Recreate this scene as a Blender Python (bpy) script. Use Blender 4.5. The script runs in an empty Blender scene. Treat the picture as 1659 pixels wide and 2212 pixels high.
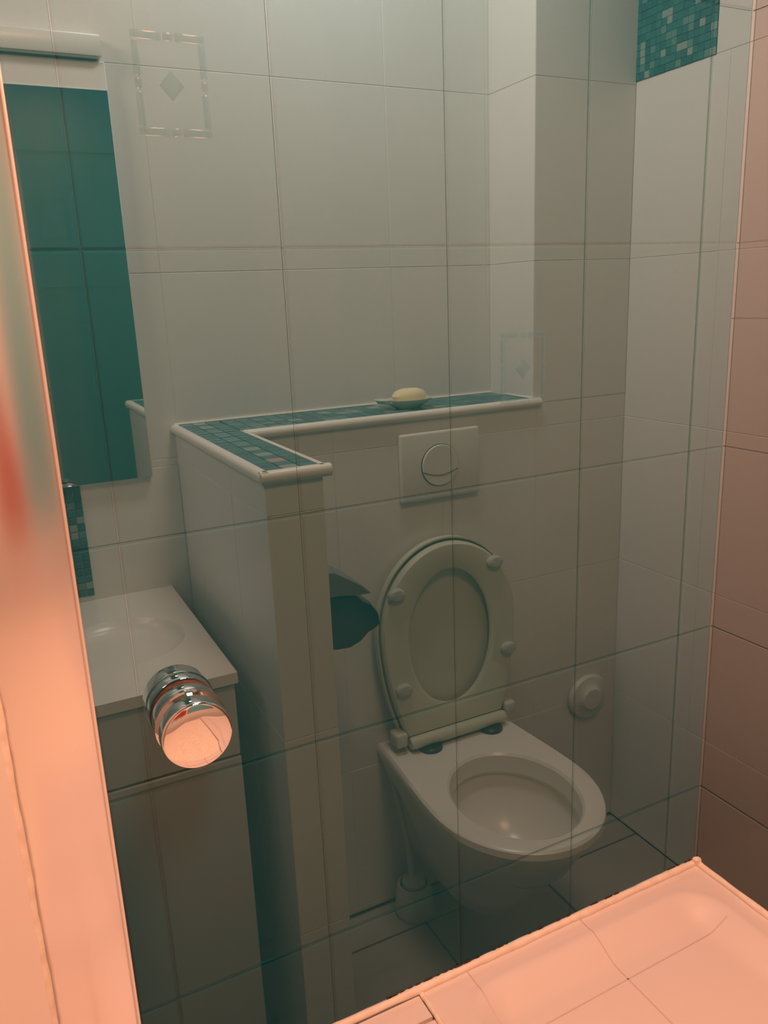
import bpy, bmesh, math, random
from mathutils import Vector, Matrix
random.seed(7)
S = bpy.context.scene
COL = S.collection
H = 1.34                      # eye height above the bathroom floor (world z = z relative to eye + H)

# ------------------------------------------------------------------ camera
R = Vector((0.8918, -0.4489, -0.0402)); U = Vector((0.1500, 0.2116, 0.9657))
F = Vector((0.4254, 0.8678, -0.2570))
F.normalize(); R = (R - F * R.dot(F)).normalized(); U = R.cross(F).normalized()
cam = bpy.data.cameras.new('camera'); co = bpy.data.objects.new('camera', cam); COL.objects.link(co)
m = Matrix((R, U, -F)).transposed().to_4x4(); m.translation = (0, 0, H)
co.matrix_world = m
cam.sensor_fit = 'HORIZONTAL'; cam.sensor_width = 36.0
cam.lens = 1735.4 / 1659 * 36.0
cam.clip_start = 0.01
S.camera = co

# ------------------------------------------------------------------ world, lights, exposure
S.view_settings.view_transform = 'Standard'; S.view_settings.look = 'None'
S.view_settings.gamma = 1.0; S.view_settings.use_curve_mapping = False
S.view_settings.exposure = 0.0
w = bpy.data.worlds.new('world'); S.world = w; w.use_nodes = True
w.node_tree.nodes['Background'].inputs[0].default_value = (0.30, 0.20, 0.16, 1)
w.node_tree.nodes['Background'].inputs[1].default_value = 0.02

def area(name, loc, target, sx, sy, power, color, spread=180):
    l = bpy.data.lights.new(name, 'AREA'); l.shape = 'RECTANGLE'; l.size = sx; l.size_y = sy
    l.energy = power; l.color = color; l.spread = math.radians(spread)
    o = bpy.data.objects.new(name, l); COL.objects.link(o); o.location = loc
    d = Vector(target) - Vector(loc); o.rotation_euler = d.to_track_quat('-Z', 'Y').to_euler()
    return o
PINK = (1.0, 0.395, 0.222)
area('shower_ceiling_light', (0.50, 0.20, 2.36), (0.50, 0.26, 0), 0.35, 0.35, 42.0, PINK)
area('bathroom_ceiling_light', (0.62, 1.20, 2.34), (0.60, 1.45, 1.2), 0.40, 0.16, 8.0, (0.96, 0.87, 0.85))
area('bathroom_side_light', (-0.60, 1.25, 2.15), (1.2, 1.45, 1.75), 0.25, 0.5, 5.2, (1.0, 0.62, 0.52), 110)

# ------------------------------------------------------------------ materials
def mat(name, color, rough=0.5, metal=0.0, spec=0.5, noise=None, bump=None, coat=0.0):
    M = bpy.data.materials.new(name); M.use_nodes = True; nt = M.node_tree
    b = nt.nodes['Principled BSDF']
    b.inputs['Base Color'].default_value = (*color, 1); b.inputs['Roughness'].default_value = rough
    b.inputs['Metallic'].default_value = metal; b.inputs['Specular IOR Level'].default_value = spec
    b.inputs['Coat Weight'].default_value = coat
    if noise:
        sc, c2, amt = noise
        tc = nt.nodes.new('ShaderNodeTexCoord'); n = nt.nodes.new('ShaderNodeTexNoise')
        n.inputs['Scale'].default_value = sc; n.inputs['Detail'].default_value = 5
        nt.links.new(tc.outputs['Object'], n.inputs['Vector'])
        r = nt.nodes.new('ShaderNodeValToRGB'); r.color_ramp.elements[0].position = 0.5 - amt / 2
        r.color_ramp.elements[1].position = 0.5 + amt / 2
        r.color_ramp.elements[0].color = (*color, 1); r.color_ramp.elements[1].color = (*c2, 1)
        nt.links.new(n.outputs['Fac'], r.inputs['Fac']); nt.links.new(r.outputs['Color'], b.inputs['Base Color'])
    if bump:
        sc, st = bump
        tc = nt.nodes.new('ShaderNodeTexCoord'); n = nt.nodes.new('ShaderNodeTexNoise')
        n.inputs['Scale'].default_value = sc; n.inputs['Detail'].default_value = 3
        nt.links.new(tc.outputs['Object'], n.inputs['Vector'])
        bp = nt.nodes.new('ShaderNodeBump'); bp.inputs['Strength'].default_value = st; bp.inputs['Distance'].default_value = 0.002
        nt.links.new(n.outputs['Fac'], bp.inputs['Height']); nt.links.new(bp.outputs['Normal'], b.inputs['Normal'])
    return M

def glass_mat(name, tint, body, gloss=0.03, rough=0.06):
    """tinted see-through glass: transparent + a faint body colour + a little surface gloss"""
    M = bpy.data.materials.new(name); M.use_nodes = True; nt = M.node_tree; nt.nodes.clear()
    out = nt.nodes.new('ShaderNodeOutputMaterial')
    t = nt.nodes.new('ShaderNodeBsdfTransparent'); t.inputs[0].default_value = (*tint, 1)
    d = nt.nodes.new('ShaderNodeBsdfDiffuse'); d.inputs[0].default_value = (*body, 1)
    g = nt.nodes.new('ShaderNodeBsdfGlossy'); g.inputs[0].default_value = (gloss, gloss, gloss, 1)
    g.inputs['Roughness'].default_value = rough
    a = nt.nodes.new('ShaderNodeAddShader'); b = nt.nodes.new('ShaderNodeAddShader')
    nt.links.new(t.outputs[0], a.inputs[0]); nt.links.new(d.outputs[0], a.inputs[1])
    nt.links.new(a.outputs[0], b.inputs[0]); nt.links.new(g.outputs[0], b.inputs[1])
    nt.links.new(b.outputs[0], out.inputs['Surface'])
    return M

WHITE = (0.78, 0.76, 0.72)
M_tile = mat('white_wall_tile', WHITE, 0.35, noise=(3.0, (0.74, 0.72, 0.69), 0.6))
M_grout = mat('grout', (0.74, 0.72, 0.68), 0.9)
M_floor = mat('brown_floor_tile', (0.40, 0.33, 0.28), 0.45, noise=(9.0, (0.34, 0.28, 0.24), 0.5))
M_floorg = mat('dark_floor_grout', (0.10, 0.09, 0.08), 0.9)
M_ceram = mat('white_ceramic', (0.82, 0.78, 0.73), 0.25)
M_plast = mat('white_plastic', (0.60, 0.59, 0.47), 0.4)
M_bull = mat('bullnose_tile', (0.84, 0.80, 0.74), 0.30)
M_plate = mat('off_white_plastic', (0.70, 0.68, 0.63), 0.4)
M_black = mat('black_plastic', (0.012, 0.014, 0.014), 0.22)
M_dark = mat('dark_plastic', (0.02, 0.028, 0.028), 0.4)
M_chrome = mat('chrome', (0.90, 0.90, 0.90), 0.035, 1.0)
M_rust = mat('rusty_washer', (0.16, 0.05, 0.02), 0.6, noise=(120, (0.05, 0.02, 0.01), 0.4))
M_mirror = mat('mirror_glass', (0.80, 0.88, 0.87), 0.02, 1.0)
M_tray = mat('tray_enamel', (0.78, 0.74, 0.74), 0.42, noise=(6.0, (0.76, 0.72, 0.70), 0.5))
M_refl_joint = mat('tray_reflected_joint', (0.66, 0.58, 0.54), 0.5)
M_caulk = mat('silicone', (0.95, 0.91, 0.82), 0.5, noise=(50, (0.80, 0.74, 0.66), 0.4), bump=(120, 0.15))
M_mould = mat('mould', (0.05, 0.04, 0.035), 0.9)
M_metal = mat('brushed_aluminium', (0.92, 0.90, 0.90), 0.21, 1.0, bump=(40, 0.03))
M_edge = mat('edge_highlight_metal', (0.95, 0.93, 0.92), 0.35, 0.6)
M_teal = mat('teal_reflection_panel', (0.13, 0.42, 0.48), 0.35, noise=(3.0, (0.15, 0.46, 0.52), 0.5))
M_mid = mat('grey_paint', (0.30, 0.30, 0.30), 0.8)
M_plaster = mat('white_plaster', (0.82, 0.80, 0.78), 0.7)
M_soap = mat('cream_soap', (0.86, 0.74, 0.46), 0.6, bump=(60, 0.3))
M_dish = mat('clear_green_dish', (0.62, 0.66, 0.56), 0.25)
M_hood = mat('smoky_grey_plastic', (0.17, 0.18, 0.17), 0.35)
M_jamb = mat('bright_white_paint', (0.93, 0.92, 0.90), 0.5)
M_bump = mat('grey_bumper', (0.50, 0.50, 0.44), 0.5)
M_vanity = mat('white_vanity', (0.62, 0.60, 0.56), 0.35)
mos_cols = [(0.03, 0.13, 0.14), (0.035, 0.15, 0.16), (0.045, 0.17, 0.175), (0.03, 0.115, 0.135), (0.12, 0.23, 0.22), (0.04, 0.15, 0.155)]
M_mos = [mat('mosaic_glass', c, 0.3) for c in mos_cols]
M_mospale = mat('pale_mosaic_glass', (0.26, 0.32, 0.30), 0.3)
M_mospink = mat('rosy_mosaic_glass', (0.40, 0.27, 0.26), 0.3)
M_see_through = glass_mat('tinted_screen_stand_in', (0.330, 0.380, 0.360), (0.003, 0.060, 0.085), 0.008)
M_side = glass_mat('tinted_side_stand_in', (0.365, 0.335, 0.300), (0.016, 0.038, 0.040), 0.008)
M_joint = glass_mat('screen_joint', (0.74, 0.77, 0.74), (0.006, 0.030, 0.035), 0.01, 0.2)
M_row = glass_mat('screen_row_joint', (0.71, 0.74, 0.71), (0.002, 0.030, 0.034), 0.0)
M_corner = glass_mat('screen_corner_joint', (0.70, 0.70, 0.67), (0.010, 0.022, 0.022), 0.0)
M_rowside = glass_mat('side_row_joint', (0.62, 0.60, 0.57), (0.016, 0.038, 0.040), 0.0)
M_clear = glass_mat('clear_glass_edge', (0.99, 0.99, 0.99), (0, 0, 0), 0.0)

# ------------------------------------------------------------------ helpers
def P(x, y, z): return Vector((x, y, z + H))      # photo-relative height -> world
def link(name, me, m=None, parent=None, mw=None):
    o = bpy.data.objects.new(name, me); COL.objects.link(o)
    if m is not None and me is not None and len(me.materials) == 0: me.materials.append(m)
    if parent is not None:
        o.parent = parent
    if mw is not None: o.matrix_world = mw if parent is None else parent.matrix_world.inverted() @ mw
    return o
def mesh_of(bm, smooth=False, name='mesh'):
    bmesh.ops.recalc_face_normals(bm, faces=bm.faces)
    me = bpy.data.meshes.new(name); bm.to_mesh(me); bm.free()
    if smooth:
        for p in me.polygons: p.use_smooth = True
        try: me.set_sharp_from_angle(angle=math.radians(38))
        except Exception: pass
    return me
def tag(o, label, cat, group=None):
    o['label'] = label; o['category'] = cat
    if group: o['group'] = group
    return o
def thing(name, loc, label, cat, group=None):
    o = bpy.data.objects.new(name, None); COL.objects.link(o); o.location = loc
    o.empty_display_size = 0.05
    bpy.context.view_layer.update()
    return tag(o, label, cat, group)
def add_box(bm, x0, x1, y0, y1, z0, z1, bev=0.0, seg=2):
    r = bmesh.ops.create_cube(bm, size=1.0)
    for v in r['verts']:
        v.co = Vector(((x0 + x1) / 2 + v.co.x * (x1 - x0), (y0 + y1) / 2 + v.co.y * (y1 - y0), (z0 + z1) / 2 + v.co.z * (z1 - z0)))
    if bev > 0:
        es = list({e for v in r['verts'] for e in v.link_edges})
        bmesh.ops.bevel(bm, geom=es, offset=bev, segments=seg, affect='EDGES', profile=0.5)
def part(name, bm, m, parent, smooth=False):
    """bm given in world coordinates; becomes a child of parent (or a top-level object when parent is None)"""
    me = mesh_of(bm, smooth, name)
    if parent is not None:
        me.transform(parent.matrix_world.inverted())
        o = link(name, me, m); o.parent = parent
    else:
        o = link(name, me, m)
    bpy.context.view_layer.update()
    return o
def box(name, b, m, parent=None, bev=0.0, seg=2):
    bm = bmesh.new(); add_box(bm, b[0], b[1], b[2], b[3], b[4] + H, b[5] + H, bev, seg)
    return part(name, bm, m, parent, smooth=bev > 0)
def struct(o): o['kind'] = 'structure'; return o
def revolve(profile, n=40, closed_ends=True):
    """profile [(r, h)] revolved about local z"""
    bm = bmesh.new(); rings = []
    for r, h in profile:
        if r < 1e-6: rings.append([bm.verts.new((0, 0, h))])
        else: rings.append([bm.verts.new((r * math.cos(2 * math.pi * i / n), r * math.sin(2 * math.pi * i / n), h)) for i in range(n)])
    for a, b in zip(rings, rings[1:]):
        for i in range(n):
            j = (i + 1) % n
            if len(a) == 1 and len(b) == 1: continue
            if len(a) == 1: bm.faces.new((a[0], b[i], b[j]))
            elif len(b) == 1: bm.faces.new((a[i], a[j], b[0]))
            else: bm.faces.new((a[i], a[j], b[j], b[i]))
    return bm
def axis_mat(loc, direction):
    q = Vector(direction).to_track_quat('Z', 'Y'); mm = q.to_matrix().to_4x4(); mm.translation = loc; return mm
def loft(rings, cap0=True, cap1=True, closed=True):
    bm = bmesh.new(); vs = [[bm.verts.new(p) for p in r] for r in rings]; n = len(vs[0])
    for a, b in zip(vs, vs[1:]):
        for i in range(n if closed else n - 1):
            j = (i + 1) % n; bm.faces.new((a[i], a[j], b[j], b[i]))
    if cap0: bm.faces.new(vs[0])
    if cap1: bm.faces.new(vs[-1])
    return bm
def tube(pts, rads, n=12):
    pts = [Vector(p) for p in pts]; rings = []
    for k, p in enumerate(pts):
        d = (pts[min(k + 1, len(pts) - 1)] - pts[max(k - 1, 0)]).normalized()
        a = Vector((0, 0, 1)) if abs(d.z) < 0.9 else Vector((1, 0, 0))
        e1 = d.cross(a).normalized(); e2 = d.cross(e1)
        r = rads[k] if isinstance(rads, (list, tuple)) else rads
        rings.append([p + r * (math.cos(2 * math.pi * i / n) * e1 + math.sin(2 * math.pi * i / n) * e2) for i in range(n)])
    return loft(rings)

# tiles share mesh data by size; local frame: x = along, y = up, z = out of the wall
_tm = {}
def tile_mesh(w_, h_, t_, bev, m, key=''):
    k = (round(w_, 4), round(h_, 4), round(t_, 4), bev, m.name, key)
    if k in _tm: return _tm[k]
    bm = bmesh.new(); a, b = w_ / 2, h_ / 2
    lo = [bm.verts.new((sx * a, sy * b, 0)) for sx, sy in ((-1, -1), (1, -1), (1, 1), (-1, 1))]
    mi = [bm.verts.new((v.co.x, v.co.y, t_ - bev)) for v in lo]
    up = [bm.verts.new((sx * (a - bev), sy * (b - bev), t_)) for sx, sy in ((-1, -1), (1, -1), (1, 1), (-1, 1))]
    bm.faces.new(lo[::-1]); bm.faces.new(up)
    for i in range(4):
        j = (i + 1) % 4
        bm.faces.new((lo[i], lo[j], mi[j], mi[i])); bm.faces.new((mi[i], mi[j], up[j], up[i]))
    me = mesh_of(bm, False, 'tile'); me.materials.append(m)
    if m.name.startswith('tinted'):                # only the cast face carries the tint; back and edges are clear
        me.materials.append(M_clear)
        for p in me.polygons:
            if p.normal.z < 0.2: p.material_index = 1
    _tm[k] = me
    return me
def frame_mat(org, ex, ez):
    ex = Vector(ex); ez = Vector(ez); ey = ez.cross(ex)
    mm = Matrix((ex, ey, ez)).transposed().to_4x4(); mm.translation = org; return mm
def tiles(parent, org, ex, ez, xs, ys, t_, gap, bev, m, name='tile', jitter=0.0, skip=None):
    """rectangular tiles between the cuts xs and ys on the plane (org, ex, ez x ex)"""
    FM = frame_mat(org, ex, ez); out = []
    for i in range(len(xs) - 1):
        for j in range(len(ys) - 1):
            if skip and skip(i, j): continue
            w_, h_ = xs[i + 1] - xs[i] - gap, ys[j + 1] - ys[j] - gap
            if w_ <= 0.004 or h_ <= 0.004: continue
            mm_ = m(i, j) if callable(m) else m
            o = bpy.data.objects.new(name, tile_mesh(w_, h_, t_, bev, mm_)); COL.objects.link(o); o.parent = parent
            o.matrix_local = parent.matrix_world.inverted() @ FM @ Matrix.Translation(((xs[i] + xs[i + 1]) / 2, (ys[j] + ys[j + 1]) / 2, random.uniform(-jitter, 0)))
            out.append(o)
    return out
def cuts(a, b, anchor, step):
    c = [a]; k = math.ceil((a - anchor) / step + 1e-3)
    while anchor + k * step < b - 0.012:
        if anchor + k * step > a + 0.012: c.append(anchor + k * step)
        k += 1
    return c + [b]

# ------------------------------------------------------------------ room shell
CZ = 1.08                    # ceiling height above the eye
fl = struct(box('floor', (-0.75, 1.36, -0.80, 1.62, -H - 0.03, -H - 0.006), M_floorg))
fx = [0.098, 0.401, 0.705, 1.012, 1.320]; fy = [0.09, 0.395, 0.70, 1.005, 1.312, 1.405]
tiles(fl, P(0, 0, -H - 0.006), (1, 0, 0), (0, 0, 1), fx, fy, 0.007, 0.005, 0.0015, M_floor, jitter=0.001)
struct(box('ceiling', (-0.75, 1.36, -0.80, 1.62, CZ, CZ + 0.03), M_mid))
XR = 1.320; YB = 1.573; YF = 1.410; X0S, X1S = 0.325, 0.412; YS = 1.030; ZS = -0.222
TW = 0.2405; TH = 0.347; Z0 = 0.062
wb = struct(box('wall_back', (-0.75, XR, YB + 0.0012, YB + 0.05, -H, CZ), M_grout))
zs_hi = cuts(-0.30, CZ, Z0, TH)
xa = 0.106
tiles(wb, P(0, YB + 0.006, 0), (1, 0, 0), (0, -1, 0), cuts(0.0, 1.066, 0.3305, TW), zs_hi, 0.006, 0.0010, 0.0008, M_tile, jitter=0.0006)
tiles(wb, P(0, YB + 0.006, 0), (1, 0, 0), (0, -1, 0), cuts(-0.10, 0.325, 0.3305, TW), cuts(-H, -0.30, Z0, TH), 0.006, 0.0010, 0.0008, M_tile, jitter=0.0006)
wr = struct(box('wall_right', (XR + 0.0012, XR + 0.05, -0.80, YB + 0.05, -H, CZ), M_grout))
MY0, MY1, MZ = 1.204, 1.414, 0.415
tiles(wr, P(XR + 0.006, 0, 0), (0, -1, 0), (-1, 0, 0), cuts(-YB, -0.15, -1.41, TW), cuts(-H, MZ, Z0, TH), 0.006, 0.0010, 0.0008, M_tile, jitter=0.0006)
tiles(wr, P(XR + 0.006, 0, 0), (0, -1, 0), (-1, 0, 0), [-MY0, -MY0 + TW, -MY0 + 2 * TW, -0.35], [MZ, 0.753, CZ], 0.006, 0.0010, 0.0008, M_tile)
tiles(wr, P(XR + 0.006, 0, 0), (0, -1, 0), (-1, 0, 0), [-YB, -MY1], [MZ, 0.753, CZ], 0.006, 0.0010, 0.0008, M_tile)
wl = struct(box('wall_left', (-0.79, -0.75, -0.80, 1.62, -H, CZ), M_mid))
# service wall over the cistern, stub wall beside it, and the boxed corner column
cw = struct(box('wall_cistern', (X1S, XR, YF + 0.0012, YB + 0.006, -H, ZS - 0.012), M_grout))
tiles(cw, P(0, YF + 0.006, 0), (1, 0, 0), (0, -1, 0), cuts(X1S, XR, 1.0685 - 3 * TW, TW), cuts(-H, ZS - 0.012, Z0, TH), 0.006, 0.0010, 0.0008, M_tile, jitter=0.0006)
sw = struct(box('wall_stub', (X0S + 0.0012, X1S - 0.0012, YS + 0.0012, YB + 0.006, -H, ZS - 0.012), M_grout))
tiles(sw, P(X0S + 0.006, 0, 0), (0, -1, 0), (-1, 0, 0), cuts(-YB, -YS, -YB + 0.13, TW), cuts(-H, ZS - 0.012, Z0, TH), 0.006, 0.0009, 0.0007, M_tile, jitter=0.0004)
tiles(sw, P(X1S - 0.006, 0, 0), (0, 1, 0), (1, 0, 0), cuts(YS, YF, YF - 0.24, TW), cuts(-H, ZS - 0.012, Z0, TH), 0.006, 0.0009, 0.0007, M_tile, jitter=0.0004)
tiles(sw, P(0, YS + 0.006, 0), (1, 0, 0), (0, -1, 0), [X0S, X1S], cuts(-H, ZS - 0.012, Z0, TH), 0.006, 0.0009, 0.0007, M_tile)
cc = struct(box('wall_column', (1.0612, XR, YF + 0.0012, YB + 0.006, ZS - 0.012, CZ), M_grout))
tiles(cc, P(0, YF + 0.006, 0), (1, 0, 0), (0, -1, 0), [1.060, XR], cuts(ZS - 0.010, CZ, Z0, TH), 0.006, 0.0010, 0.0008, M_tile)
tiles(cc, P(1.066, 0, 0), (0, -1, 0), (-1, 0, 0), [-YB, -YF], cuts(ZS - 0.010, CZ, Z0, TH), 0.006, 0.0010, 0.0008, M_tile)

# ------------------------------------------------------------------ L-shaped mosaic shelf on the low wall
sh = thing('mosaic_shelf', P(0.37, 1.48, ZS), 'L-shaped ledge of small teal mosaic tiles with rounded white edging above the toilet', 'shelf')
bm = bmesh.new(); add_box(bm, X0S + 0.004, X1S - 0.002, YS + 0.004, YB, ZS - 0.012 + H, ZS - 0.004 + H); add_box(bm, X1S - 0.002, 1.058, YF + 0.004, YB, ZS - 0.012 + H, ZS - 0.004 + H)
part('bed', bm, M_grout, sh)
def pick(i, j):
    r = random.random()
    return M_mospale if r < 0.08 else random.choice(M_mos)
def stubpick(i, j):
    if i == 1 and j == 2: return M_mospink
    if i == 1 and j % 2 == 0: return random.choice((M_mospale, M_mospale, M_mos[4]))
    return M_mos[(i * 5 + j * 3 + i * j) % 4]
zt = ZS - 0.004
nst = 19; st = (YB - YS - 0.008) / nst
tiles(sh, P(0, 0, zt), (1, 0, 0), (0, 0, 1), [X0S + 0.006 + k * 0.0265 for k in range(4)], [YS + 0.008 + k * st for k in range(nst + 1)], 0.004, 0.0018, 0.0006, stubpick, name='mosaic_tile')
nx = 23; sx = (1.058 - X1S - 0.002) / nx; ny = 6; sy = (YB - YF - 0.002) / ny
tiles(sh, P(0, 0, zt), (1, 0, 0), (0, 0, 1), [X1S + 0.002 + k * sx for k in range(nx + 1)], [YF + k * sy for k in range(ny + 1)], 0.004, 0.0018, 0.0006, pick, name='mosaic_tile')
def bull(p0, p1, out):
    """rounded edging bead between two points, bulging towards out"""
    p0, p1, out = Vector(p0), Vector(p1), Vector(out); prof = []
    for k in range(9):
        a = math.radians(90 - 180 * k / 8)
        prof.append(out * (0.004 + 0.008 * math.cos(a)) + Vector((0, 0, 0.009 * math.sin(a) - 0.009)))
    prof.append(Vector((0, 0, -0.018)) - out * 0.002); prof.append(Vector((0, 0, 0)) - out * 0.002)
    return loft([[p0 + q for q in prof], [p1 + q for q in prof]])
zb = ZS + 0.001
part('edging', bull(P(X0S + 0.004, YB, zb), P(X0S + 0.004, YS - 0.004, zb), (-1, 0, 0)), M_bull, sh, True)
part('edging', bull(P(X0S - 0.005, YS + 0.004, zb), P(X1S + 0.012, YS + 0.004, zb), (0, -1, 0)), M_bull, sh, True)
part('edging', bull(P(X1S - 0.001, YS, zb), P(X1S - 0.001, YF + 0.004, zb), (1, 0, 0)), M_bull, sh, True)
part('edging', bull(P(X1S, YF + 0.002, zb), P(1.078, YF + 0.002, zb), (0, -1, 0)), M_bull, sh, True)
part('sealant_line', tube([P(X0S, YB - 0.001, ZS + 0.001), P(1.062, YB - 0.001, ZS + 0.001), P(1.059, YF, ZS + 0.001)], 0.003, 6), M_bull, sh)

# soap on its dish
dish = thing('soap_dish', P(0.786, 1.470, ZS), 'clear shell-shaped soap dish standing on the mosaic ledge', 'dish')
def ell(a, b, z, n=28, wob=0.0, ph=0.0):
    return [Vector((a * (1 + wob * math.sin(5 * t + ph)) * math.cos(t), b * (1 + wob * math.cos(4 * t)) * math.sin(t), z)) for t in [2 * math.pi * i / n for i in range(n)]]
dc = P(0.786, 1.470, ZS)
rings = [[dc + p for p in ell(a, b, z, wob=wv)] for a, b, z, wv in ((0.026, 0.020, 0.0, 0), (0.034, 0.026, 0.006, 0), (0.050, 0.036, 0.014, .03), (0.056, 0.040, 0.020, .05), (0.052, 0.037, 0.020, .05), (0.034, 0.024, 0.008, 0), (0.02, 0.014, 0.006, 0))]
part('bowl', loft(rings), M_dish, dish, True)
part('scalloped_tab', loft([[dc + Vector((-0.05, 0, 0.014)) + p for p in ell(0.016, 0.020, 0.0)], [dc + Vector((-0.056, 0, 0.022)) + p for p in ell(0.018, 0.022, 0.0)]]), M_dish, dish, True)
rings = [[dc + Vector((0.004, 0, 0)) + p for p in ell(a, b, z, wob=0.03, ph=1)] for a, b, z in ((0.026, 0.017, 0.0115), (0.036, 0.024, 0.018), (0.038, 0.025, 0.026), (0.032, 0.021, 0.035), (0.018, 0.012, 0.040))]
o = part('bar_soap', loft(rings), M_soap, None, True); tag(o, 'worn cream bar of soap lying in the dish on the ledge', 'soap')

# ------------------------------------------------------------------ flush plate
fp = thing('flush_plate', P(0.82, YF, -0.335), 'white square flush plate with round two-part button above the toilet', 'flush plate')
box('plate', (0.727, 0.914, YF - 0.013, YF + 0.0005, -0.405, -0.264), M_plate, fp, 0.005, 3)
cxb, czb, rb = 0.8165, -0.334, 0.0425
def lens_part(upper):
    pts = []
    N = 30; a0 = math.radians(195); a1 = math.radians(-15)
    arc = []
    if upper:
        for k in range(N + 1): a = a0 + (a1 - a0) * k / N; arc.append((rb * math.cos(a), rb * math.sin(a)))
        e0, e1 = arc[-1], arc[0]
        low = [(e0[0] + (e1[0] - e0[0]) * k / 12, e0[1] - 0.010 * math.sin(math.pi * k / 12)) for k in range(1, 12)]
        pts = arc + low
    else:
        a0 = math.radians(-18); a1 = math.radians(-162)
        for k in range(N + 1): a = a0 + (a1 - a0) * k / N; arc.append((rb * math.cos(a), rb * math.sin(a)))
        e0, e1 = arc[-1], arc[0]
        low = [(e0[0] + (e1[0] - e0[0]) * k / 12, e0[1] - 0.010 * math.sin(math.pi * k / 12)) for k in range(1, 12)]
        pts = arc + low
    c = P(cxb, 0, czb)
    def ring(y, s): 
        mx = sum(p[0] for p in pts) / len(pts); mz = sum(p[1] for p in pts) / len(pts)
        return [Vector((c.x + mx + (p[0] - mx) * s, y, c.z + mz + (p[1] - mz) * s)) for p in pts]
    yo = YF - 0.013
    return loft([ring(yo + 0.001, 1), ring(yo - 0.003, 1), ring(yo - 0.0045 if upper else yo - 0.0035, 0.95)])
part('button', lens_part(True), M_plate, fp); part('button', lens_part(False), M_plate, fp)
bm = revolve([(rb + 0.0012, 0), (rb + 0.0012, 0.0015), (rb - 0.001, 0.0015), (rb - 0.001, 0)], 48); bm.transform(axis_mat(P(cxb, YF - 0.0128, czb), (0, -1, 0)))
part('button_gap', bm, M_dark, fp)

# ------------------------------------------------------------------ toilet
CX = 0.802
RZ = -0.93
to = thing('toilet', P(CX, YF, -H + 0.06), 'white wall-hung toilet with seat and lid raised against the tiled service wall', 'toilet')
def outline(s, wmax, wb, yb, yf, z, n=16, x0=CX):
    """D-shaped plan outline; s narrows it"""
    yc = yf + (yb - yf) * 0.42
    pts = []
    for k in range(2 * n + 1):                      # front half
        a = math.pi * k / (2 * n)
        pts.append((wmax * math.cos(a), yc - (yc - yf) * math.sin(a)))
    for k in range(1, n + 1):                       # left side going back
        t = k / n; e = t * t * (3 - 2 * t)
        pts.append((-(wmax + (wb - wmax) * e), yc + (yb - yc) * t))
    for k in range(1, 6): pts.append((-wb + 2 * wb * k / 6, yb))
    for k in range(n, 0, -1):
        t = k / n; e = t * t * (3 - 2 * t)
        pts.append((wmax + (wb - wmax) * e, yc + (yb - yc) * t))
    return [P(x0 + s * x, y, z) for x, y in pts]
def holering(a, b, yc, z):
    base = outline(1, 1, 1, 0, 1, 0); n = len(base); out = []
    ref = outline(1, 0.17, 0.15, YF, 0.932, z)
    for p in ref:
        d = Vector((p.x - CX, p.y - (yc))); ang = math.atan2(d.y / 1.25, d.x)
        out.append(P(CX + a * math.cos(ang), yc + b * math.sin(ang) * (1.0 if math.sin(ang) < 0 else 0.98), z))
    return out
YBK = YF - 0.001
rr = [outline(1, 0.045, 0.055, YBK, 1.20, -1.262), outline(1, 0.058, 0.068, YBK, 1.17, -1.25), outline(1, 0.074, 0.080, YBK, 1.12, -1.19),
      outline(1, 0.105, 0.100, YBK, 1.055, -1.11), outline(1, 0.138, 0.125, YBK, 0.990, -1.03), outline(1, 0.162, 0.146, YBK, 0.948, -0.965),
      outline(1, 0.170, 0.152, YBK, 0.934, -0.945), outline(1, 0.168, 0.150, YBK, 0.936, -0.934), outline(1, 0.163, 0.146, YBK, 0.941, RZ)]
hc = 1.118
rr += [holering(0.122, 0.149, hc, RZ), holering(0.117, 0.144, hc, RZ - 0.005), holering(0.114, 0.141, hc, RZ - 0.040), holering(0.122, 0.150, hc, RZ - 0.050),
       holering(0.120, 0.146, hc, RZ - 0.075), holering(0.104, 0.125, hc, RZ - 0.115), holering(0.078, 0.09, hc, RZ - 0.150), holering(0.05, 0.052, hc, RZ - 0.165)]
bm = loft(rr)
part('bowl', bm, M_ceram, to, True)
# seat and lid share the hinge at the back of the rim
HY, HZ = 1.372, -0.905
tilt = math.radians(3.0)
def raised(x, v, d):
    """x across, v along the seat away from the hinge, d towards the viewer"""
    return P(CX + 0.012 + x, HY + v * math.sin(tilt) - d * math.cos(tilt), HZ + v * math.cos(tilt) + d * math.sin(tilt))
def seat_out(wm, wbk, L, v0, n=20):
    vc = v0 + (L - v0) * 0.56; pts = []
    for k in range(2 * n + 1):
        a = math.pi * k / (2 * n); pts.append((wm * math.cos(a), vc + (L - vc) * math.sin(a)))
    for k in range(1, n + 1):
        t = k / n; e = t ** 2; pts.append((-(wm + (wbk - wm) * e), vc + (v0 - vc) * t))
    for k in range(1, 8): pts.append((-wbk + 2 * wbk * k / 8, v0))
    for k in range(n, 0, -1):
        t = k / n; e = t ** 2; pts.append((wm + (wbk - wm) * e, vc + (v0 - vc) * t))
    return pts
def ringpts(a, b, vc, pts):
    out = []
    for x, v in pts:
        ang = math.atan2((v - vc) / 1.3, x); out.append((a * math.cos(ang), vc + b * math.sin(ang)))
    return out
so = seat_out(0.162, 0.118, 0.412, 0.004)
si = ringpts(0.101, 0.150, 0.205, so)
def sc(pts, s, c=(0, 0.2)): return [(c[0] + (x - c[0]) * s, c[1] + (v - c[1]) * s) for x, v in pts]
def lay(pts, d): return [raised(x, v, d) for x, v in pts]
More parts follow.
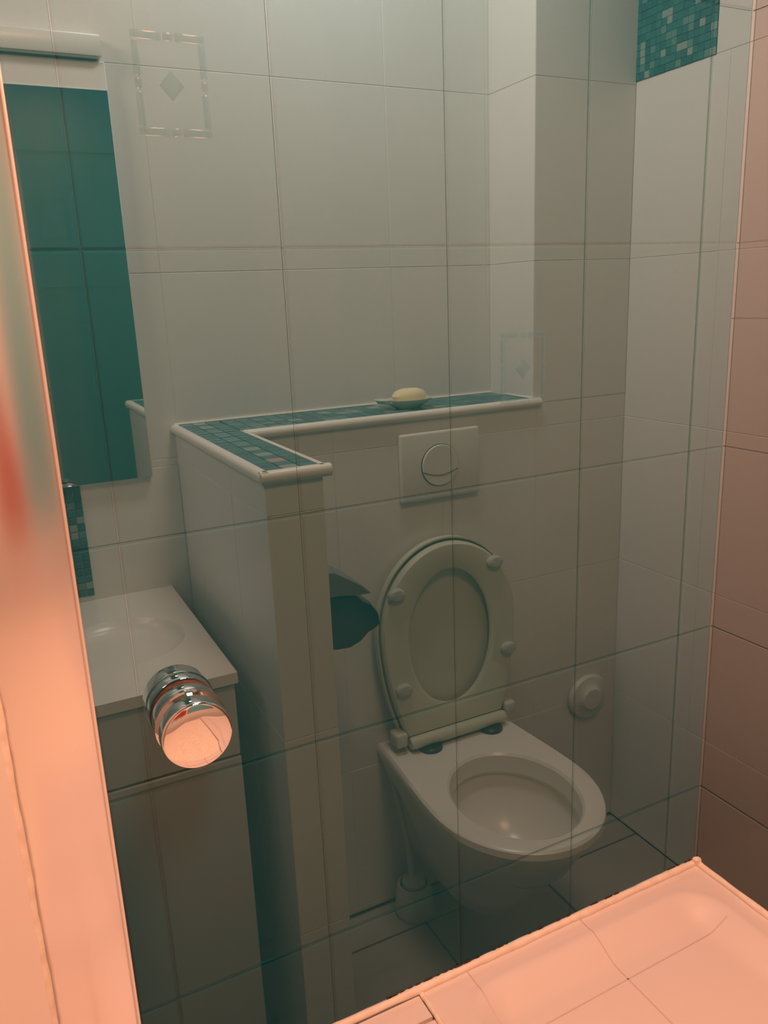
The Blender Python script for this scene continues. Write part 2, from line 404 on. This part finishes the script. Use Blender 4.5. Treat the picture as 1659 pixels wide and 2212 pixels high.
bm = loft([lay(so, 0.014), lay(so, 0.022), lay(sc(so, 0.975), 0.027), lay(sc(si, 1.06), 0.027), lay(si, 0.022), lay(si, 0.014)], False, False)
vs = list(bm.verts); n_ = len(so); bm.verts.ensure_lookup_table()
for i in range(n_):
    j = (i + 1) % n_; bm.faces.new((bm.verts[i], bm.verts[j], bm.verts[5 * n_ + j], bm.verts[5 * n_ + i]))
seat = part('seat', bm, M_plast, to, True)
for x, v in ((-0.128, 0.325), (0.098 + 0.012, 0.352), (0.138, 0.150), (-0.124, 0.118)):
    bm = revolve([(0.0, 0.0), (0.013, 0.0), (0.013, 0.009), (0.010, 0.012), (0, 0.0125)], 20)
    bm.transform(Matrix.Scale(1.45, 4, (1, 0, 0))); bm.transform(Matrix.Translation(raised(x, v, 0.0265)) @ Matrix.Rotation(math.radians(90) - tilt, 4, 'X'))
    part('bumper', bm, M_bump, seat, True)
lo = seat_out(0.168, 0.125, 0.420, 0.0)
bm = loft([lay(sc(lo, 0.96), -0.010), lay(lo, -0.004), lay(lo, 0.011), lay(sc(lo, 0.985), 0.011), lay(sc(lo, 0.97), 0.001), lay(sc(lo, 0.4), 0.001)])
part('lid', bm, M_plast, to, True)
p0, p1 = raised(-0.118, -0.006, 0.032), raised(0.120, -0.006, 0.032)
part('hinge_bar', tube([p0, p0.lerp(p1, .03), p0.lerp(p1, .97), p1], [0.011, 0.0135, 0.0135, 0.011], 20), M_plast, to, True)
for s in (-1, 1):
    e = raised(s * 0.137 + 0.001, 0.006, 0.018)
    bm = bmesh.new(); add_box(bm, e.x - 0.014, e.x + 0.014, e.y - 0.016, e.y + 0.02, e.z - 0.016, e.z + 0.016, 0.006, 3)
    part('hinge_block', bm, M_plast, to, True)
for x in (-0.072, 0.082):
    bm = revolve([(0, 0), (0.026, 0), (0.026, 0.006), (0.022, 0.010), (0, 0.010)], 28)
    bm.transform(Matrix.Translation(P(CX + 0.012 + x, HY - 0.036, RZ)))
    part('hinge_cap', bm, M_dark, to, True)

# ------------------------------------------------------------------ toilet roll holder on the stub wall
rh = thing('toilet_roll_holder', P(X1S, 1.20, -0.50), 'black hooded toilet roll holder fixed to the stub wall beside the toilet', 'roll holder')
def prof_loft(prof, y0, y1, bev=0.006):
    cx_ = sum(p[0] for p in prof) / len(prof); cz_ = sum(p[1] for p in prof) / len(prof)
    def rg(y, s): return [P(cx_ + (x - cx_) * s, y, cz_ + (z - cz_) * s) for x, z in prof]
    return loft([rg(y0, 0.93), rg(y0 + bev, 1), rg(y1 - bev, 1), rg(y1, 0.93)])
ys_ = 1.17
k_ = ys_ / 1.419
body = [(X1S + 0.001, -0.585 * k_ - 0.002), (0.600 * k_ + 0.03, -0.592 * k_)]
body = [(X1S + 0.001, -0.482), (0.485, -0.483), (0.520, -0.490), (0.545, -0.505), (0.558, -0.525), (0.560, -0.545), (0.548, -0.552), (0.536, -0.556), (0.520, -0.570), (0.498, -0.578), (0.470, -0.576), (X1S + 0.001, -0.560)]
part('roll_cover', prof_loft(body, ys_, ys_ + 0.10, 0.012), M_black, rh, True)
hood = [(X1S + 0.001, -0.430), (0.478, -0.436), (0.500, -0.450), (0.530, -0.470), (0.548, -0.488), (0.520, -0.487), (0.485, -0.4805), (X1S + 0.001, -0.4795)]
part('hood', prof_loft(hood, ys_ + 0.004, ys_ + 0.10, 0.004), M_hood, rh, True)

# ------------------------------------------------------------------ toilet brush
tb = thing('toilet_brush', P(0.705, 1.36, -H), 'white toilet brush standing in its pot left of the toilet', 'toilet brush')
bm = revolve([(0, 0), (0.042, 0), (0.045, 0.01), (0.040, 0.055), (0.036, 0.075), (0.031, 0.075), (0.030, 0.03), (0, 0.03)], 28)
bm.transform(Matrix.Translation(P(0.700, 1.355, -H)))
part('pot', bm, M_plast, tb, True)
part('handle', tube([P(0.700, 1.355, -H + 0.06), P(0.690, 1.36, -1.15), P(0.668, 1.385, -0.985), P(0.666, 1.388, -0.965)], [0.008, 0.006, 0.0065, 0.010], 12), M_plast, tb, True)
bm = revolve([(0, 0.031), (0.024, 0.032), (0.028, 0.05), (0.026, 0.082), (0.008, 0.095), (0, 0.095)], 20); bm.transform(Matrix.Translation(P(0.700, 1.355, -H)))
part('bristle_head', bm, M_plast, tb, True)

# round valve cover low on the service wall
bm = revolve([(0, 0), (0.056, 0), (0.058, 0.006), (0.053, 0.013), (0.038, 0.016), (0.030, 0.022), (0.026, 0.026), (0, 0.027)], 32)
bm.transform(axis_mat(P(1.228, YF - 0.0005, -0.972), (0, -1, 0)))
o = part('valve_cover', bm, M_plate, None, True); tag(o, 'round white valve cover low on the tiled wall right of the toilet', 'valve cover')

# ------------------------------------------------------------------ mirror cabinet with lamp, mosaic strip, vanity
mc = thing('mirror_cabinet', P(0.0, YB, 0.0), 'tall mirror with a white top board on the back wall above the washbasin', 'mirror')
box('cabinet_body', (-0.30, 0.272, YB - 0.012, YB, -0.314, 0.408), M_ceram, mc, 0.002, 1)
box('mirror_pane', (-0.296, 0.2705, YB - 0.014, YB - 0.012, -0.313, 0.362), M_mirror, mc)
ml = thing('mirror_lamp', P(0.0, YB, 0.43), 'white box lamp mounted above the mirror', 'lamp')
box('housing', (-0.30, 0.268, YB - 0.022, YB, 0.412, 0.446), M_ceram, ml, 0.003, 2)
box('diffuser', (-0.29, 0.260, YB - 0.021, YB - 0.003, 0.4085, 0.412), M_hood, ml)
ms = link('mosaic_strip', None, None, wb); ms['label'] = 'narrow upright strip of teal mosaic under the mirror'; bpy.context.view_layer.update()
tiles(ms, P(0, YB, 0), (1, 0, 0), (0, -1, 0), [0.052 + k * 0.0145 for k in range(7)], [-0.534 + k * 0.0145 for k in range(16)], 0.004, 0.0015, 0.0006, pick, name='mosaic_tile')

va = thing('vanity_unit', P(0.10, 1.35, -H), 'white vanity cabinet standing under the washbasin by the stub wall', 'cabinet')
VX0, VX1, VY0, VY1, VT = -0.24, 0.283, 1.124, YB, -0.562
box('body', (VX0, VX1, VY0 + 0.016, VY1 - 0.001, -H + 0.06, VT), M_vanity, va, 0.002, 1)
box('plinth', (VX0 + 0.01, VX1 - 0.01, VY0 + 0.05, VY1 - 0.02, -H, -H + 0.06), M_vanity, va)
dr = box('drawer', (VX0 + 0.002, VX1 - 0.001, VY0, VY0 + 0.016, VT - 0.125, VT - 0.004), M_vanity, va, 0.002, 1)
d1 = box('door', (0.024, VX1 - 0.001, VY0, VY0 + 0.016, -H + 0.062, VT - 0.129), M_vanity, va, 0.002, 1)
d2 = box('door', (VX0 + 0.002, 0.020, VY0, VY0 + 0.016, -H + 0.062, VT - 0.129), M_vanity, va, 0.002, 1)
wbn = thing('washbasin', P(0.10, 1.35, VT), 'white slab washbasin with a round bowl on top of the vanity cabinet', 'washbasin')
# slab with a round bowl sunk in it
bx, by, br = 0.150, 1.335, 0.105
rings = []; N = 48
def rect_ring(x0, x1, y0, y1, z):
    out = []
    for i in range(N):
        a = 2 * math.pi * i / N; dx, dy = math.cos(a), math.sin(a)
        t = min(((x1 - bx) / dx) if dx > 1e-9 else ((x0 - bx) / dx) if dx < -1e-9 else 1e9, ((y1 - by) / dy) if dy > 1e-9 else ((y0 - by) / dy) if dy < -1e-9 else 1e9)
        out.append([bx + dx * t, by + dy * t, z])
    for cxx, cyy in ((x0, y0), (x1, y0), (x1, y1), (x0, y1)):
        a = math.atan2(cyy - by, cxx - bx); i = min(range(N), key=lambda k: abs(math.remainder(2 * math.pi * k / N - a, 2 * math.pi)))
        out[i][0], out[i][1] = cxx, cyy
    return [P(*q) for q in out]
BX0, BX1, BY0, BY1, BT = VX0, 0.286, 1.117, YB, -0.544
rings = [rect_ring(BX0, BX1, BY0, BY1, VT), rect_ring(BX0, BX1, BY0, BY1, BT)]
for r_, dz in ((br, 0), (br - 0.004, -0.004), (br - 0.010, -0.012), (br * 0.75, -0.0165), (br * 0.4, -0.0172)):
    rings.append([P(bx + r_ * math.cos(2 * math.pi * i / N), by + r_ * math.sin(2 * math.pi * i / N), BT + dz) for i in range(N)])
part('slab', loft(rings), M_ceram, wbn, True)

# ------------------------------------------------------------------ mosaic panel high on the right wall
mp = link('mosaic_panel', None, None, wr); mp['label'] = 'teal mosaic panel of tiny glass chips high on the wall'; bpy.context.view_layer.update()
nyy = 15; stp = (MY1 - MY0) / nyy
FMx = cuts(MZ, MZ + 17 * stp, MZ, stp)
def chip(i, j):
    r = random.random(); return M_mospale if r < 0.09 else random.choice(M_mos)
box('bed', (XR + 0.001, XR + 0.006, MY0, MY1, MZ, CZ - 0.001), M_mos[1], mp)
tiles(mp, P(XR + 0.001, 0, 0), (0, -1, 0), (-1, 0, 0), [-MY1 + k * stp for k in range(nyy + 1)], FMx, 0.004, 0.0004, 0.0006, chip, name='mosaic_chip', jitter=0.001)

# ------------------------------------------------------------------ see-through stand-in for glass and tiled wall; reflected toilet room is built behind
YG = 0.900; K = 0.9; XC = 1.0560
scn = thing('screen_stand_in', P(0.55, YG, -1.03), 'tinted green shower screen standing in for glass and teal tiled wall, with chrome knob', 'shower screen')
gx = [0.062, 0.124 * K, 0.365 * K, 0.607 * K, 0.850 * K, 1.092 * K, XC - 0.001]
gz = [-1.030, -0.976 * K, -0.629 * K, -0.281 * K, 0.066 * K, 0.413 * K + 0.001, 0.760 * K, CZ - 0.01]
gt = tiles(scn, P(0, YG + 0.006, 0), (1, 0, 0), (0, -1, 0), gx, gz, 0.006, 0.0007, 0.0026, M_see_through, name='see_through_tile')
def joint_bm(xs, zs, x0, x1, z0, z1, hw=0.0005):
    bm = bmesh.new()
    for x in xs: add_box(bm, x - hw, x + hw, YG + 0.0018, YG + 0.0058, z0 + H, z1 + H)
    for z in zs: add_box(bm, x0, x1, YG + 0.0022, YG + 0.0056, z - hw + H, z + hw + H)
    return bm
part('joint', joint_bm(gx[1:-1], [], gx[0], gx[-1], gz[0], gz[-1]), M_joint, scn)
for z in gz[1:-1]: part('joint', joint_bm([], [z], gx[0], gx[-1], gz[0], gz[-1], 0.0008), M_row, scn)
def clear_tops(o):
    o.data.materials.append(M_clear)
    for p in o.data.polygons:
        if abs(p.normal.y) > 0.93: p.material_index = 1
def relief(cx_, cz_, parent):
    """raised frame with notches and a diamond, cast on the face of one see-through tile"""
    a, b, wdt = 0.0370, 0.0485, 0.0085
    bm = bmesh.new()
    def bar(x0, x1, z0, z1): add_box(bm, cx_ + x0, cx_ + x1, YG - 0.0045, YG + 0.0002, cz_ + z0 + H, cz_ + z1 + H, 0.0022, 2)
    g = 0.0009; h = 0.006
    for s in (-1, 1):
        z0, z1 = (b - wdt, b) if s > 0 else (-b, -b + wdt)
        bar(-a, -h - g, z0, z1); bar(-h + g, h - g, z0, z1); bar(h + g, a, z0, z1)
        x0, x1 = (a - wdt * .8, a) if s > 0 else (-a, -a + wdt * .8)
        bar(x0, x1, -b + wdt, -h - g); bar(x0, x1, -h + g, h - g); bar(x0, x1, h + g, b - wdt)
    clear_tops(part('relief_frame', bm, M_relief, parent, True))
    bm = bmesh.new()
    o_ = [(0.0125, 0), (0, 0.0140), (-0.0125, 0), (0, -0.0140)]
    ri = [[P(cx_ + s * x, y, cz_ + s * z) for x, z in o_] for s, y in ((1.0, YG + 0.0002), (1.0, YG - 0.001), (0.78, YG - 0.0038))]
    bm.free(); clear_tops(part('relief_diamond', loft(ri), M_relief, parent))
M_relief = glass_mat('cast_relief_see_through', (0.87, 0.88, 0.87), (0.014, 0.045, 0.065), 0.006, 0.12)
def host(cx_, cz_):
    return min(gt, key=lambda o: (o.matrix_world.translation - P(cx_, YG, cz_)).length)
bpy.context.view_layer.update()
for cx_, cz_ in ((0.2205, 0.2175), (0.6590, -0.0990)):
    relief(cx_, cz_, host(cx_, cz_))

# chrome knob through the see-through screen
KX, KZ, KR = 0.162, -0.473, 0.0415
def kpart(name, prof, m, parent, y, d):
    bm = revolve(prof, 64); bm.transform(axis_mat(P(KX, y, KZ), (0, d, 0)))
    return part(name, bm, m, parent, True)
def knob_prof(L):
    r = KR
    return [(0, 0), (r * 0.96, 0), (r * 0.985, 0.002), (r * 0.985, L * 0.30), (r * 0.965, L * 0.32), (r * 0.965, L * 0.34), (r * 1.01, L * 0.36), (r * 1.025, L * 0.40), (r * 1.01, L * 0.44),
            (r * 0.965, L * 0.46), (r * 0.965, L * 0.48), (r * 0.985, L * 0.50), (r * 0.985, L - 0.0045), (r * 0.965, L - 0.0015), (r * 0.94, L - 0.0005), (r * 0.90, L),
            (r * 0.6, L + 0.0010), (r * 0.3, L + 0.0015), (0, L + 0.0017)]
kn = kpart('door_knob', knob_prof(0.060), M_chrome, scn, YG - 0.006, -1)
kn['label'] = 'round chrome knob with grooved sides and a mirror-bright face'
kpart('washer', [(0, 0), (KR * 0.985, 0), (KR * 0.985, 0.0075), (0, 0.0075)], M_rust, kn, YG + 0.0005, -1)
kpart('inner_knob', knob_prof(0.046), M_chrome, kn, YG + 0.007, 1)

# see-through side panel standing in for the tiled right shower wall
sp = thing('side_wall_stand_in', P(XC, 0.4, -1.03), 'tinted see-through panel standing in for the tiled right shower wall at the corner', 'shower panel')
gzs = [-1.030, -0.976 * K, -0.629 * K, -0.281 * K, -0.052, 0.066 * K, 0.413 * K + 0.001, 0.760 * K, CZ - 0.01]
tiles(sp, P(XC + 0.006, 0, 0), (0, -1, 0), (-1, 0, 0), [-YG + 0.001 + k * 0.30 for k in range(6)], gzs, 0.006, 0.0007, 0.0008, M_side, name='see_through_tile')
part('corner_joint', tube([P(XC + 0.0015, YG + 0.0015, -1.03), P(XC + 0.0015, YG + 0.0015, CZ - 0.01)], 0.0030, 8), M_corner, scn)
bm = bmesh.new()
for z in gzs[1:-1]: add_box(bm, XC + 0.0022, XC + 0.0056, -0.60, YG + 0.004, z - 0.0007 + H, z + 0.0007 + H)
for k in range(1, 5): add_box(bm, XC + 0.0018, XC + 0.0058, YG - 0.001 - k * 0.30 - 0.0005, YG - 0.001 - k * 0.30 + 0.0005, -1.03 + H, CZ - 0.01 + H)
part('joint', bm, M_rowside, sp)

# ------------------------------------------------------------------ left jamb: metal profile, silicone and wall
df = thing('door_frame', P(0.01, YG, -1.03), 'shiny aluminium door profile at the left of the shower screen', 'door frame')
box('profile', (-0.0375, 0.0585, YG - 0.006, YG + 0.012, -1.030, CZ - 0.01), M_metal, df, 0.001, 2)
box('edge_highlight', (0.0580, 0.0615, YG - 0.010, YG + 0.012, -1.030, CZ - 0.01), M_edge, df, 0.0012, 2)  # added lighter strip standing in for light caught on the bevelled edge
wj = struct(box('wall_jamb', (-0.75, -0.0372, YG - 0.025, YG + 0.05, -H, CZ), M_jamb))
def bead(p0, p1, r0, jit, n, m=M_caulk, parent=None, name='silicone_bead'):
    pts = []; rs = []
    ph = [random.uniform(0, 6.28) for _ in range(4)]; L = (Vector(p1) - Vector(p0)).length
    for k in range(n + 1):
        t = k / n; p = Vector(p0).lerp(Vector(p1), t); q = t * L
        wv = math.sin(q * 37 + ph[0]) + 0.6 * math.sin(q * 91 + ph[1]) + 0.3 * math.sin(q * 210 + ph[2])
        pts.append(p + Vector((random.uniform(-jit, jit), random.uniform(-jit, jit), random.uniform(-jit, jit))) * 0.5); rs.append(r0 * (1 + 0.09 * wv))
    return part(name, tube(pts, rs, 10), m, parent, True)
bead(P(-0.0365, YG - 0.012, -1.02), P(-0.0365, YG - 0.012, CZ - 0.01), 0.006, 0.0005, 150, parent=df)

# ------------------------------------------------------------------ shower tray
TX0, TX1, TY0, TY1, TZ = 0.470, XC - 0.002, -0.62, YG - 0.003, -1.036
tr = thing('shower_tray', P(0.76, 0.15, TZ), 'white shower tray with rounded sunken basin and grubby silicone along the see-through stand-ins', 'shower tray')
def tray_h(x, y):
    cx_, cy_ = (TX0 + TX1) / 2, (TY0 + TY1) / 2; hx, hy = (TX1 - TX0) / 2 - 0.040, (TY1 - TY0) / 2 - 0.040; rad = 0.070
    qx, qy = abs(x - cx_) - hx + rad, abs(y - cy_) - hy + rad
    d = math.hypot(max(qx, 0), max(qy, 0)) + min(max(qx, qy), 0) - rad
    t = min(max(-d / 0.060, 0), 1); e = t * t * (3 - 2 * t)
    return -0.021 * e + 0.002 * max(0, 1 - abs(d) / 0.012)
nxg, nyg = 96, 150; verts = []; faces = []
for j in range(nyg + 1):
    for i in range(nxg + 1):
        x = TX0 + (TX1 - TX0) * i / nxg; y = TY1 - (TY1 - TY0) * (j / nyg) ** 1.25
        verts.append(P(x, y, TZ + tray_h(x, y)))
for j in range(nyg):
    for i in range(nxg):
        a = j * (nxg + 1) + i; faces.append((a, a + nxg + 1, a + nxg + 2, a + 1))
me = bpy.data.meshes.new('basin'); me.from_pydata([tuple(v) for v in verts], [], faces)
bm = bmesh.new(); bm.from_mesh(me)
ed = [e for e in bm.edges if e.is_boundary]
ex = bmesh.ops.extrude_edge_only(bm, edges=ed)
for v in [g for g in ex['geom'] if isinstance(g, bmesh.types.BMVert)]: v.co.z = TZ - 0.10 + H
bmesh.ops.holes_fill(bm, edges=[e for e in bm.edges if e.is_boundary], sides=0)
part('basin', bm, M_tray, tr, True)
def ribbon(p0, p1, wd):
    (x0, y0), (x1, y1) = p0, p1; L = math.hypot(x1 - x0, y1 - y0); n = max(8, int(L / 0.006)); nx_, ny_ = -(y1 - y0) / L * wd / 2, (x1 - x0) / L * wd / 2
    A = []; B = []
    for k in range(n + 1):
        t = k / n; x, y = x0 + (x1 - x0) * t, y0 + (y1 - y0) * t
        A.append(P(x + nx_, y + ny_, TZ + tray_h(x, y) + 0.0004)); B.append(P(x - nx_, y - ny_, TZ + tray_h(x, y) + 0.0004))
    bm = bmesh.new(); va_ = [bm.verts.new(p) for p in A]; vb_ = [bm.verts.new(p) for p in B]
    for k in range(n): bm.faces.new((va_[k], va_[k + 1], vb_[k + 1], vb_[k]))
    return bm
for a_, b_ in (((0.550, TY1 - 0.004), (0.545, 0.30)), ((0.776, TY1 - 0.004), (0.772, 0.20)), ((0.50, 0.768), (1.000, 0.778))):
    part('reflected_joint', ribbon(a_, b_, 0.0022), M_refl_joint, tr)  # thin strips painting the floor joints' reflection onto the tray
zb_ = TZ + 0.003
bead(P(0.0615, YG - 0.004, zb_), P(XC - 0.002, YG - 0.004, zb_), 0.0065, 0.0004, 60, parent=tr)
bead(P(XC - 0.003, YG - 0.004, zb_), P(XC - 0.003, 0.0, zb_), 0.0060, 0.0004, 50, parent=tr)
bm = bmesh.new()
for k in range(46):
    t = random.random() ** 1.3; x = 0.40 + (XC - 0.40) * t; s = random.uniform(0.0008, 0.0022)
    add_box(bm, x - s * 2.2, x + s * 2.2, YG - 0.002, YG - 0.0008, TZ + 0.009 + H, TZ + 0.009 + s * 1.4 + H)
part('mould', bm, M_mould, tr)['kind'] = 'stuff'
bm = bmesh.new(); p_ = P(XC - 0.006, YG - 0.008, TZ + 0.010)
bmesh.ops.create_icosphere(bm, subdivisions=2, radius=0.0075)
for v in bm.verts: v.co = v.co * random.uniform(0.75, 1.25) + p_
part('silicone_lump', bm, M_caulk, tr, True)
# tiled ledge left of the tray
lg = struct(box('trim_1', (-0.75, TX0 - 0.004, -0.62, YG - 0.003, TZ - 0.30, TZ - 0.010), M_caulk))
tiles(lg, P(0, 0, TZ - 0.010), (1, 0, 0), (0, 0, 1), [TX0 - 0.006 - 4 * 0.15 + k * 0.15 for k in range(5)], [0.244 + k * 0.15 for k in range(5)] + [YG - 0.008], 0.011, 0.006, 0.0015, M_tray, name='tile', jitter=0.001)
bead(P(TX0 - 0.004, YG - 0.01, TZ - 0.0005), P(TX0 - 0.004, 0.45, TZ - 0.0005), 0.0040, 0.0008, 60, parent=tr)
box('plinth', (TX0, TX1, TY0, TY1 - 0.001, -H + 0.001, TZ - 0.100), M_tray, tr)

# wall closing the shower behind the camera; teal panel added for the mirror's reflection
wf = struct(box('wall_front', (-0.75, 1.36, -0.84, -0.80, -H, CZ), M_plaster))
box('reflected_teal_panel', (0.285, 0.85, -0.80, -0.794, -0.80, CZ - 0.001), M_teal, wf)

# added cloths standing in for a hand and sleeve, blurred in the metal profile
M_coral = mat('coral_stand_in', (0.80, 0.16, 0.10), 0.95, bump=(300, 0.4))
M_indigo = mat('indigo_stand_in', (0.08, 0.07, 0.30), 0.95, bump=(300, 0.4))
def cloth(name, x0, x1, z0, z1, m, label, ph):
    bm = bmesh.new(); nx_, nz_ = 30, 16; g = []
    for j in range(nz_ + 1):
        row = []
        for i in range(nx_ + 1):
            u = i / nx_; v = j / nz_; pin = 0.55 + 0.45 * min(1, (1 - v) * 1.6)
            x = (x0 + x1) / 2 + (u - 0.5) * (x1 - x0) * pin
            row.append(bm.verts.new(P(x, -0.765 + 0.014 * math.sin(u * 24 + ph) * (0.4 + 0.6 * (1 - v)), z0 + (z1 - z0) * v)))
        g.append(row)
    for j in range(nz_):
        for i in range(nx_): bm.faces.new((g[j][i], g[j][i + 1], g[j + 1][i + 1], g[j + 1][i]))
    bmesh.ops.solidify(bm, geom=bm.faces[:], thickness=0.004)
    o = thing(name, P((x0 + x1) / 2, -0.80, z1), label, 'added_cloth')
    part('stand_in_cloth', bm, m, o, True)
    part('added_hook', tube([P((x0 + x1) / 2, -0.799, z1 - 0.004), P((x0 + x1) / 2, -0.765, z1 - 0.006), P((x0 + x1) / 2, -0.750, z1 + 0.008)], 0.004, 10), M_chrome, o, True)
cloth('added_cloth', -0.16, 0.26, -0.78, -0.36, M_coral, 'added coral red cloth on a hook, standing in for the blurred reflection of a hand', 0.0)
cloth('sleeve_stand_in', -0.14, 0.09, -0.30, 0.02, M_indigo, 'indigo cloth added to stand in for a blurred sleeve, above the coral stand-in', 2.0)
